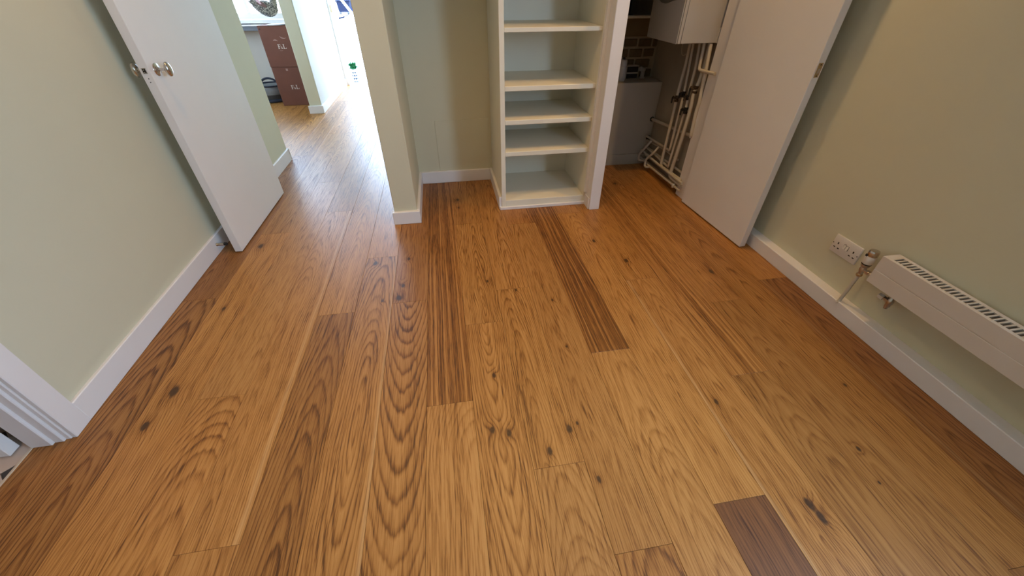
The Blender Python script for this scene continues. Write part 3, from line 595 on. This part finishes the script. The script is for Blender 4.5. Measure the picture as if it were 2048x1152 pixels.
# ------------------------------------------------------------------ boiler
bo = empty('boiler', (1.61, 2.825, 0.995)); tag(bo, 'white wall-hung boiler in the cupboard above the pipes', 'boiler')
B(1.488, 1.764, 2.620, 3.030, 0.996, 1.70).build('casing', M['boiler'], bo, bevel=0.002)
B(1.460, 1.492, 2.626, 3.026, 1.0, 1.69).build('seam', M['hole'], bo)
B(1.4665, 1.4850, 2.619, 3.033, 0.995, 1.70).build('side_band', M['boiler'], bo, bevel=0.002)
B(1.455, 1.4638, 2.618, 3.034, 0.994, 1.70).build('front_cover', M['boiler'], bo, bevel=0.004, seg=2)
cv = [(2.947, 1.206), (2.925, 1.197), (2.90, 1.1915), (2.853, 1.189), (2.82, 1.193), (2.79, 1.200), (2.756, 1.207), (2.70, 1.213), (2.66, 1.215), (2.66, 1.30), (2.99, 1.30), (2.98, 1.215)]
MB().prism(cv, 'x', 1.4538, 1.456).build('control_panel', M['boilerdark'], bo, bevel=0.0006)
B(1.726, 1.7535, 2.6135, 2.622, 0.995, 1.077).build('bracket', M['plastic'], bo, bevel=0.002)
MB().lathe([(0.002, 0), (0.002, 0.0006)], 8, axisM((1.740, 2.6135, 1.036), (0, -1, 0))).build('screw', M['hole'], bo)

# pipework under the boiler
pw = empty('pipework', (1.71, 2.8, 0.03)); tag(pw, 'cluster of cream painted heating pipes and valves below the boiler', 'pipework')
XP = 1.705
def pp(r, *pts, x=XP, f=0.03):
    MB().tube([(p[2] if len(p) > 2 else x, p[0], p[1]) for p in pts], r, 10, f).build('pipe', M['pipe'], pw)
pp(0.0115, (2.876, 0.990), (2.866, 0.85), (2.879, 0.66), (2.875, 0.55), (2.875, 0.12), (2.85, 0.112), (2.55, 0.120, 1.715))
pp(0.0095, (2.837, 0.990), (2.815, 0.83), (2.800, 0.69), (2.797, 0.56), (2.800, 0.262), (2.84, 0.256, 1.715), (3.24, 0.240, 1.72))
pp(0.0105, (2.759, 0.990), (2.735, 0.84), (2.737, 0.72), (2.722, 0.57))
pp(0.0095, (2.722, 0.57), (2.733, 0.54), (2.764, 0.145), (2.79, 0.138, 1.72), (3.24, 0.150, 1.73))
pp(0.0100, (2.682, 0.990, 1.690), (2.670, 0.842, 1.690), (2.60, 0.842, 1.69), (2.50, 0.845, 1.70), f=0.02)
pp(0.0135, (2.690, 0.990, 1.735), (2.676, 0.78, 1.725), (2.672, 0.70, 1.70), (2.667, 0.59), (2.680, 0.38), (2.710, 0.098), (2.66, 0.088), (2.52, 0.088, 1.71))
pp(0.0120, (2.635, 0.990), (2.612, 0.845), (2.588, 0.66), (2.594, 0.60), (2.577, 0.432), (2.62, 0.428, 1.735), (3.24, 0.378, 1.742), f=0.025)
pp(0.0085, (2.70, 0.222, 1.735), (2.905, 0.230, 1.735), (3.24, 0.205, 1.735))
pp(0.0090, (2.50, 0.155, 1.742), (2.90, 0.150, 1.742), (3.24, 0.146, 1.742))
pp(0.0090, (2.50, 0.122, 1.690), (2.88, 0.116, 1.695), (3.24, 0.120, 1.70))
pp(0.0085, (2.50, 0.088, 1.742), (2.80, 0.082, 1.742), (3.24, 0.078, 1.742))
pp(0.0085, (2.50, 0.062, 1.690), (2.72, 0.060, 1.690), (3.02, 0.054, 1.69), (3.24, 0.058, 1.70))
pp(0.0085, (2.50, 0.034, 1.742), (3.24, 0.034, 1.742))
pp(0.0095, (3.126, 0.236, 1.715), (3.14, 0.175, 1.68), (3.19, 0.10, 1.66), (3.185, 0.05, 1.66), (3.12, 0.066, 1.69), f=0.05)
pp(0.0095, (2.995, 0.228, 1.72), (3.00, 0.178, 1.69), (3.075, 0.095, 1.67), (3.07, 0.03, 1.67), (3.00, 0.056, 1.69), f=0.05)
pp(0.0025, (2.965, 0.990, 1.70), (2.965, 0.93, 1.70), (2.985, 0.875, 1.73), (2.935, 0.90, 1.74), (2.93, 0.990, 1.74), f=0.05)
def valve(y, z, x, rz, s=1.0, m1='bronze'):
    v = MB().lathe([(0.011*s, -0.022*s), (0.015*s, -0.020*s), (0.015*s, -0.008*s), (0.011*s, -0.006*s), (0.011*s, 0.006*s), (0.015*s, 0.008*s), (0.015*s, 0.020*s), (0.011*s, 0.022*s)], 8, Matrix.Translation((x, y, z)))
    v.lathe([(0.007*s, 0), (0.007*s, 0.024*s), (0.011*s, 0.026*s), (0.011*s, 0.034*s), (0.006*s, 0.036*s)], 10, axisM((x, y, z), (-math.cos(rz), math.sin(rz), 0.25)))
    vo = v.build('valve', M[m1], pw)
    MB().box(x-0.040*s, x-0.032*s, y-.006*s, y+.006*s, z-.030*s, z+.012*s).build('lever', M['black'], vo, bevel=0.002)
valve(2.876, 0.62, XP, 0.2); valve(2.799, 0.665, XP, -0.3, 0.9, 'black'); valve(2.672, 0.72, XP, 0.4, 1.1); valve(2.722, 0.575, XP, 0.0, 1.0, 'black'); valve(2.725, 0.66, XP-.01, 0.3, 0.7, 'black')
MB().tube([(1.7, 2.80, 0.665), (1.69, 2.84, 0.63), (1.7, 2.876, 0.62)], 0.006, 8, 0.02).build('filling_loop', M['bronze'], pw)
for y, z in ((3.236, 0.378), (3.236, 0.222), (3.236, 0.140)):
    MB().lathe([(0.020, 0), (0.017, 0.008)], 12, axisM((1.742, 3.2445, z), (0, -1, 0))).build('wall_hole', M['hole'], pw)
for y in (2.60, 2.60):
    pass
B(1.680, 1.700, 2.594, 2.610, 0.045, 0.075).build('clip', M['plastic'], pw, bevel=0.002)

# on the cupboard ledge
bt = empty('bottle', (1.448, 3.345, 0.662)); tag(bt, 'white plastic bottle standing on the cupboard ledge', 'bottle')
MB().lathe([(0.030, 0.662), (0.032, 0.666), (0.033, 0.750), (0.030, 0.765), (0.028, 0.768)], 24, Matrix.Translation((1.448, 3.345, 0))).build('body', M['boiler'], bt)
MB().lathe([(0.029, 0.769), (0.030, 0.771), (0.030, 0.806), (0.026, 0.812), (0.012, 0.813)], 24, Matrix.Translation((1.448, 3.345, 0))).build('cap', M['boiler'], bt)
MB().lathe([(0.010, 0.813), (0.010, 0.826), (0.006, 0.828)], 16, Matrix.Translation((1.448, 3.345, 0))).build('nozzle', M['black'], bt)
bx = empty('switch_box', (1.555, 3.42, 0.662)); tag(bx, 'black control box in a pale frame on the cupboard ledge', 'control box')
B(1.505, 1.615, 3.400, 3.447, 0.662, 0.760).build('housing', M['cupwhite'], bx, bevel=0.003)
B(1.513, 1.607, 3.396, 3.401, 0.712, 0.752).build('window', M['black'], bx, bevel=0.001)
B(1.513, 1.607, 3.396, 3.401, 0.668, 0.700).build('window', M['black'], bx, bevel=0.001)
ft = empty('pipe_fitting', (1.660, 3.415, 0.662)); tag(ft, 'small white plastic pipe fitting beside the black control box', 'fitting')
MB().lathe([(0.021, 0.662), (0.021, 0.672), (0.016, 0.675), (0.016, 0.715), (0.020, 0.718), (0.020, 0.735)], 20, Matrix.Translation((1.660, 3.415, 0))).build('collar', M['boiler'], ft)
MB().lathe([(0.013, 0.0), (0.013, 0.028), (0.017, 0.029), (0.017, 0.040)], 16, axisM((1.660, 3.420, 0.726), (-0.6, -0.4, 0.15))).build('spout', M['boiler'], ft)

# ------------------------------------------------------------------ kitchen window, ledge and ornament
wn = empty('window_1', (-2.35, KY, 0.9)); struct(wn, 'bright kitchen window with a white frame behind the hen ornament', 'window')
fr = MB().box(-2.83, -2.77, KY+.05, KY+.10, 0.915, 2.0).box(-1.93, -1.87, KY+.05, KY+.10, 0.915, 2.0).box(-2.77, -1.93, KY+.05, KY+.10, 0.915, 0.975).box(-2.77, -1.93, KY+.05, KY+.10, 1.94, 2.0).box(-2.37, -2.33, KY+.052, KY+.098, 0.975, 1.94)
fr.build('frame', M['gloss'], wn, bevel=0.003)
B(-2.77, -2.37, KY+.072, KY+.076, 0.975, 1.94).build('pane', M['glass'], wn); B(-2.33, -1.93, KY+.072, KY+.076, 0.975, 1.94).build('pane', M['glass'], wn)
B(-2.86, -1.84, KY-.13, KY+.05, 0.878, 0.916).build('sill', M['gloss'], wn, bevel=0.004)
B(-2.56, -2.485, KY-.03, KY-.001, 0.916, 2.05).build('casing', M['gloss'], wn, bevel=0.004)
lg = empty('wall_ledge', (-2.4, 6.36, 0.80)); tag(lg, 'white topped grey ledge along the wall under the kitchen window', 'ledge')
B(-3.0, -1.66, 6.27, KY, 0.856, 0.868).build('top', M['gloss'], lg, bevel=0.002)
B(-3.0, -1.66, 6.285, KY-.0, 0.808, 0.856).build('apron', M['ledgegrey'], lg, bevel=0.002)

hn = empty('hen_ornament', (-2.10, 6.43, 0.916)); tag(hn, 'speckled hen-shaped ornament sitting on the kitchen window sill', 'ornament')
# body: ellipsoid-like sections along x, tail end raised on the left
bvs = []; bfs = []; NS, NR = 22, 24
for i in range(NS+1):
    t_ = i/NS; x = -2.235 + 0.285*t_
    prof = math.sin(PI*min(1, max(0, t_*.96+.02)))**0.62
    zc = 1.010 + 0.055*(1-t_)**2.2 + 0.012*t_
    hz = 0.092*prof*(0.80+0.25*t_); hy_ = 0.062*prof
    for k in range(NR):
        a = 2*PI*k/NR; z = zc + hz*math.sin(a); bvs.append((x, 6.43 + hy_*math.cos(a), max(0.917, z)))
for i in range(NS):
    for k in range(NR):
        k2 = (k+1) % NR; bfs.append((i*NR+k, i*NR+k2, (i+1)*NR+k2, (i+1)*NR+k))
bfs.append(tuple(range(NR))); bfs.append(tuple(range(NS*NR, NS*NR+NR)))
m_ = MB().add(bvs, bfs); m_.sm = True; m_.build('body', M['wicker'], hn)
for i, (dx, dz, l_) in enumerate([(0, 0, .075), (.012, .03, .085), (.03, .05, .09), (.05, .065, .09), (-.004, -.02, .05)]):
    MB().tube([(-2.20+dx, 6.43+(i-2)*.012, 1.075+dz*.5), (-2.245+dx*.6, 6.43+(i-2)*.014, 1.10+dz), (-2.275+dx*.8, 6.43+(i-2)*.016, 1.09+l_*.5+dz)], lambda t: 0.016*(1-t)+.003, 8, 0.01).build('tail_feather', M['wicker'], hn)
wv = [(-2.16, 1.09), (-2.10, 1.105), (-2.05, 1.06), (-2.06, 1.035), (-2.10, 1.05), (-2.15, 1.075)]
MB().prism(wv, 'y', 6.362, 6.374).build('wing', M['red'], hn, bevel=0.004)
nk = MB().tube([(-2.00, 6.43, 1.03), (-1.975, 6.43, 1.10), (-1.972, 6.43, 1.17), (-1.985, 6.43, 1.215)], lambda t: 0.046*(1-t)+0.024*t, 14, 0.05); nk.build('neck', M['wicker'], hn)
hd = MB().lathe(lens_prof(0.034, 0.034), 16, Matrix.Translation((-1.978, 6.43, 1.225))); hd.build('head', M['wicker'], hn)
MB().prism([(-1.99, 1.25), (-1.985, 1.285), (-1.972, 1.265), (-1.965, 1.288), (-1.952, 1.262), (-1.945, 1.245)], 'y', 6.425, 6.435).build('comb', M['red'], hn, bevel=0.002)
MB().lathe([(0.010, 0), (0.0006, 0.026)], 10, axisM((-1.948, 6.43, 1.222), (1, 0, -.15))).build('beak', M['brass'], hn)
MB().prism([(-2.16, 1.115), (-2.145, 1.16), (-2.11, 1.10), (-2.10, 1.075), (-2.12, 1.075)], 'y', 6.358, 6.366).build('pink_feather', M['pink'], hn, bevel=0.002)

# ------------------------------------------------------------------ boxes with their lettering
def letters(parent, x0, zb, h, ysurf):
    """serif F & L in flat print, each its own part"""
    u = h/10.0; yb = ysurf - 0.0008
    def poly(pts, ox): MB().prism([(x0+(p[0]+ox)*u, zb+p[1]*u) for p in pts], 'y', yb, ysurf).build('letter', M['print'], parent)
    poly([(0, 0), (4.0, 0), (4.0, .7), (2.9, .9), (2.9, 4.7), (4.9, 4.7), (5.0, 3.7), (5.6, 3.7), (5.6, 6.5), (5.0, 6.5), (4.9, 5.5), (2.9, 5.5), (2.9, 9.2), (5.9, 9.2), (6.4, 7.4), (7.0, 7.4), (6.9, 10), (0, 10), (0, 9.3), (1.1, 9.1), (1.1, .9), (0, .7)], 0)
    poly([(0, 0), (7.2, 0), (7.5, 2.9), (6.9, 2.9), (6.3, .8), (2.9, .8), (2.9, 9.1), (4.0, 9.3), (4.0, 10), (0, 10), (0, 9.3), (1.1, 9.1), (1.1, .9), (0, .7)], 12.4)
    s_ = u*0.62; cx, cz = x0+7.5*u, zb+0.2*u
    path = [(5.6, 0.4), (1.4, 5.2), (1.0, 6.9), (2.1, 8.0), (3.4, 7.0), (3.0, 5.6), (0.7, 3.6), (0.3, 1.8), (1.5, 0.2), (3.6, 0.6), (5.0, 2.6), (5.6, 4.4)]
    MB().tube([(cx+a*s_, ysurf-.0003, cz+b*s_) for a, b in path], 0.62*s_, 6, 1.2*s_).build('letter', M['print'], parent)
YB0 = 5.95
def carton(z0, z1, dx, label, extra):
    r = empty('cardboard_box', (-1.86+dx, YB0+.16, z0)); tag(r, label, 'box', group='stacked brown boxes')
    B(-2.095+dx, -1.66+dx, YB0, YB0+.31, z0, z1-.006).build('carton', M['card'], r, bevel=0.004)
    for a, b in ((YB0+.001, YB0+.163), (YB0+.167, YB0+.309)):
        B(-2.094+dx, -1.661+dx, a, b, z1-.0055, z1-.0015).build('flap', M['card'], r, bevel=0.001)
    B(-2.0955+dx, -1.6595+dx, YB0+.140, YB0+.190, z1-.0015, z1-.0009).build('tape', M['scuff'], r)
    letters(r, -1.932+dx, z0+0.196, 0.048, YB0)
    extra(r)
def scuffs_up(r):
    yb = YB0-.0006
    def arc(cx, cz, rad, a0, a1, wd, sq=1.0):
        n = 10; o_ = [(cx+rad*math.cos(a0+(a1-a0)*i/n), cz+sq*rad*math.sin(a0+(a1-a0)*i/n)) for i in range(n+1)]
        i_ = [(cx+(rad-wd*math.sin(PI*i/n)-.0005)*math.cos(a0+(a1-a0)*i/n), cz+sq*(rad-wd*math.sin(PI*i/n)-.0005)*math.sin(a0+(a1-a0)*i/n)) for i in range(n+1)]
        MB().prism(o_ + i_[::-1], 'y', yb, YB0).build('scuff', M['scuff'], r)
    arc(-1.842, 0.790, 0.042, PI*1.08, PI*1.75, 0.012)
    arc(-1.945, 0.715, 0.030, PI*0.1, PI*0.85, 0.014)
    arc(-1.908, 0.634, 0.022, PI*1.1, PI*1.9, 0.005, 0.5)
    B(-2.085, -2.070, yb, YB0, 0.842, 0.858).build('scuff', M['black'], r)
def scuffs_low(r):
    B(-1.93, -1.905, YB0-.0006, YB0, 0.405, 0.432).build('scuff', M['scuff'], r)
carton(0.0, 0.449, 0.0, 'lower red-brown cardboard box, standing on the kitchen floor', scuffs_low)
carton(0.449, 0.884, -0.004, 'upper red-brown cardboard box with pale scuffs and paper on top', scuffs_up)
pa = empty('paper_sheets', (-1.85, 6.08, 0.884)); tag(pa, 'loose white paper sheets lying on the upper brown box', 'paper')
for i, (dz, rz) in enumerate([(0.0005, 0.12), (0.0035, -0.1), (0.0065, 0.05)]):
    vv = []; ff = []; nx = 10
    for a in range(nx+1):
        for b in (0, 1):
            lx = -0.15 + 0.30*a/nx; ly = -0.105 + 0.21*b
            X_ = -1.84 + lx*math.cos(rz) - ly*math.sin(rz); Y_ = 6.075 + lx*math.sin(rz) + ly*math.cos(rz)
            zz = 0.884 + dz + 0.024*max(0, a/nx-0.35)**1.0*(0.6+.4*i/2)
            vv += [(X_, Y_, zz), (X_, Y_, zz+0.002)]
    for a in range(nx):
        p = a*4; q_ = (a+1)*4
        ff += [(p, q_, q_+2, p+2), (p+1, p+3, q_+3, q_+1), (p, p+1, q_+1, q_), (p+2, q_+2, q_+3, p+3)]
    ff += [(0, 2, 3, 1), (nx*4, nx*4+1, nx*4+3, nx*4+2)]
    MB().add(vv, ff).build('sheet', M['paper'], pa)

# grey basket with black rims behind the boxes
gb = empty('fabric_basket', (-2.27, 6.28, 0.0)); tag(gb, 'low grey fabric basket with navy rims and arched handle behind the boxes', 'basket')
C0 = Matrix.Translation((-2.305, 6.29, 0))
MB().lathe([(0.172, 0.012), (0.178, 0.030), (0.180, 0.095)], 40, C0, sx=1.0, sy=0.9).build('shaded_base', M['feltshade'], gb)  # lower side coloured dark brown to stand for its shading
MB().lathe([(0.1805, 0.095), (0.183, 0.100), (0.183, 0.188), (0.180, 0.192)], 40, C0, sx=1.0, sy=0.9).build('side', M['felt'], gb)
def ring(z, rad, r): return [(-2.305+rad*math.cos(a), 6.29+0.9*rad*math.sin(a), z) for a in [2*PI*k/40 for k in range(40)]]
MB().tube(ring(0.022, 0.176, 0.02), 0.021, 10, closed=True).build('bottom_rim', M['navy'], gb)
MB().tube(ring(0.200, 0.182, 0.01), 0.0095, 10, closed=True).build('top_rim', M['navy'], gb)
MB().tube([(-2.255+0.120*math.cos(a), 6.150, 0.19+0.108*math.sin(a)) for a in [PI*k/20 for k in range(21)]], 0.0125, 12).build('handle', M['navy'], gb)

# ------------------------------------------------------------------ garden door frame and outside
fd = MB().box(-1.498, -1.440, 7.17, 7.2205, 0, 2.10).box(-0.53, -0.50, 7.20, 7.34, 0, 2.06).box(-1.440, -0.50, 7.17, 7.2205, 2.06, 2.13)
f4 = struct(fd.build('trim_8', M['gloss'], bevel=0.003), 'white frame of the open garden door', 'door frame')
B(-1.470, -1.452, 7.166, 7.1705, 0.945, 1.025).build('strike_plate', M['brass'], f4, bevel=0.001)
struct(B(-1.436, -0.50, 7.222, 7.36, -0.02, 0.004).build('trim_9', M['satin'], bevel=0.002), 'thin metal threshold of the garden door', 'threshold')
struct(B(-6, 5, 7.36, 9.5, -0.30, -0.10).build('patio', M['concrete']), 'sunlit pale concrete patio outside the garden door', 'patio')
struct(B(-6, 5, 9.5, 16.0, -0.30, 0.655).build('terrace', M['render']), 'raised white garden terrace beyond the patio', 'terrace')
gw = struct(B(-6, 5, 16.0, 16.2, -0.30, 2.6).build('wall_garden', M['render']), 'white garden wall behind the terrace')
b1 = empty('storage_bin', (-2.18, 12.1, 0.655)); tag(b1, 'dark blue-grey storage bin standing on the garden terrace', 'bin')
MB().prism([(-2.27, 0.700), (-2.02, 0.700), (-1.99, 0.905), (-2.29, 0.905)], 'y', 12.0, 12.35).build('tub', M['slate'], b1, bevel=0.006)
B(-2.31, -1.97, 11.98, 12.37, 0.905, 0.935).build('lid', M['slate'], b1, bevel=0.006)
for x_ in (-2.24, -2.06):
    MB().lathe([(0.028, -0.02), (0.030, 0), (0.028, 0.02)], 16, axisM((x_, 12.02, 0.684), (1, 0, 0))).build('wheel', M['black'], b1)
b2 = empty('blue_crate', (-1.98, 12.6, 0.655)); tag(b2, 'bright blue plastic crate behind the white pole outside', 'crate')
B(-2.14, -1.86, 12.5, 12.9, 0.655, 1.15).build('shell', M['blue'], b2, bevel=0.012)
B(-2.155, -1.845, 12.485, 12.915, 1.15, 1.19).build('rim', M['blue'], b2, bevel=0.006)
pl = empty('garden_pole', (-1.72, 10.5, 0.69)); tag(pl, 'white slanted double pole leaning across the garden terrace', 'pole')
MB().tube([(-1.905, 10.5, 0.990), (-1.690, 10.5, 0.672)], 0.011, 10).build('rail', M['pole'], pl)
MB().tube([(-1.873, 10.5, 0.995), (-1.655, 10.5, 0.672)], 0.011, 10).build('rail', M['pole'], pl)
for t_ in (0.25, 0.6):
    MB().tube([(-1.905+.215*t_, 10.5, .99-.318*t_), (-1.873+.218*t_, 10.5, .995-.323*t_)], 0.005, 8).build('spacer', M['pole'], pl)
bm_ = empty('garden_broom', (-1.9, 10.45, 0.655)); tag(bm_, 'blue-grey broom lying on the terrace below the pole', 'broom')
MB().tube([(-1.89, 10.45, 0.700), (-1.80, 10.47, 0.735)], 0.007, 8).build('handle', M['slate'], bm_)
MB().prism([(-2.02, 0.656), (-2.005, 0.690), (-1.885, 0.712), (-1.895, 0.680)], 'y', 10.42, 10.48).build('head', M['slate'], bm_, bevel=0.004)

pt = empty('potted_plant', (-1.465, 7.823, -0.10)); tag(pt, 'small green plant in a blue patterned white pot outside the garden door', 'plant')
PC = Matrix.Translation((-1.458, 7.823, 0))
MB().lathe([(0.034, -0.10), (0.036, -0.096), (0.046, 0.105), (0.049, 0.108), (0.049, 0.122), (0.043, 0.122), (0.041, 0.112)], 24, PC).build('pot', M['pot'], pt)
MB().lathe([(0.0415, 0.100), (0.0415, 0.113)], 20, PC).build('soil', M['soil'], pt)
for z0, z1, r0 in ((-0.085, -0.055, 0.0368), (-0.035, -0.005, 0.0392), (0.015, 0.040, 0.0414), (0.060, 0.085, 0.0437)):
    for k in range(8):
        a = 2*PI*k/8 + z0*9
        c_ = Vector((-1.458 + (r0+.0012)*math.cos(a), 7.823 + (r0+.0012)*math.sin(a), (z0+z1)/2))
        MB().lathe([(0.0145, -0.0006), (0.0145, 0.0006)], 10, axisM(c_, (math.cos(a), math.sin(a), -.05))).build('glaze_motif', M['potblue'], pt)
rl = random.Random(7)
for i in range(110):
    a = rl.uniform(0, 2*PI); e = rl.uniform(0.15, 1.35); L = rl.uniform(0.06, 0.115); b0 = Vector((-1.458 + .018*math.cos(a), 7.823 + .018*math.sin(a), 0.112 + rl.uniform(0, .05)))
    d = Vector((math.cos(a)*math.cos(e), math.sin(a)*math.cos(e), math.sin(e))); sd = d.cross(Vector((0, 0, 1))).normalized()*rl.uniform(.015, .022); up = sd.cross(d).normalized()
    m1 = b0 + d*L*.5 + up*.006; tp = b0 + d*L - Vector((0, 0, .018))
    MB().add([b0, m1-sd, tp, m1+sd, m1-up*.004], [(0, 1, 4), (1, 2, 4), (2, 3, 4), (3, 0, 4), (0, 3, 1), (3, 2, 1)]).build('leaf', M['leaf'], pt)

# unseen room window, added to bring cool daylight onto the left wall
w2 = empty('added_window_2', (1.93, -0.575, 1.05)); struct(w2, 'added white framed window in the right wall, out of view, for cool daylight', 'window')
MB().box(1.93, 1.98, -1.2, -1.15, 1.05, 2.18).box(1.93, 1.98, 0.0, 0.05, 1.05, 2.18).box(1.93, 1.98, -1.15, 0.0, 1.05, 1.1).box(1.93, 1.98, -1.15, 0.0, 2.13, 2.18).build('frame', M['gloss'], w2)
B(1.953, 1.957, -1.15, 0.0, 1.1, 2.13).build('pane', M['glass'], w2)
w3 = empty('added_window_3', (-3.36, 5.0, 0.9)); struct(w3, 'added white framed window in the outer kitchen wall, out of view, for daylight', 'window')  # unseen side window, added to brighten the kitchen
MB().box(-3.39, -3.34, 4.66, 4.71, 0.9, 2.1).box(-3.39, -3.34, 5.29, 5.34, 0.9, 2.1).box(-3.39, -3.34, 4.71, 5.29, 0.9, 0.96).box(-3.39, -3.34, 4.71, 5.29, 2.04, 2.1).build('frame', M['gloss'], w3)
B(-3.367, -3.363, 4.71, 5.29, 0.96, 2.04).build('pane', M['glass'], w3)
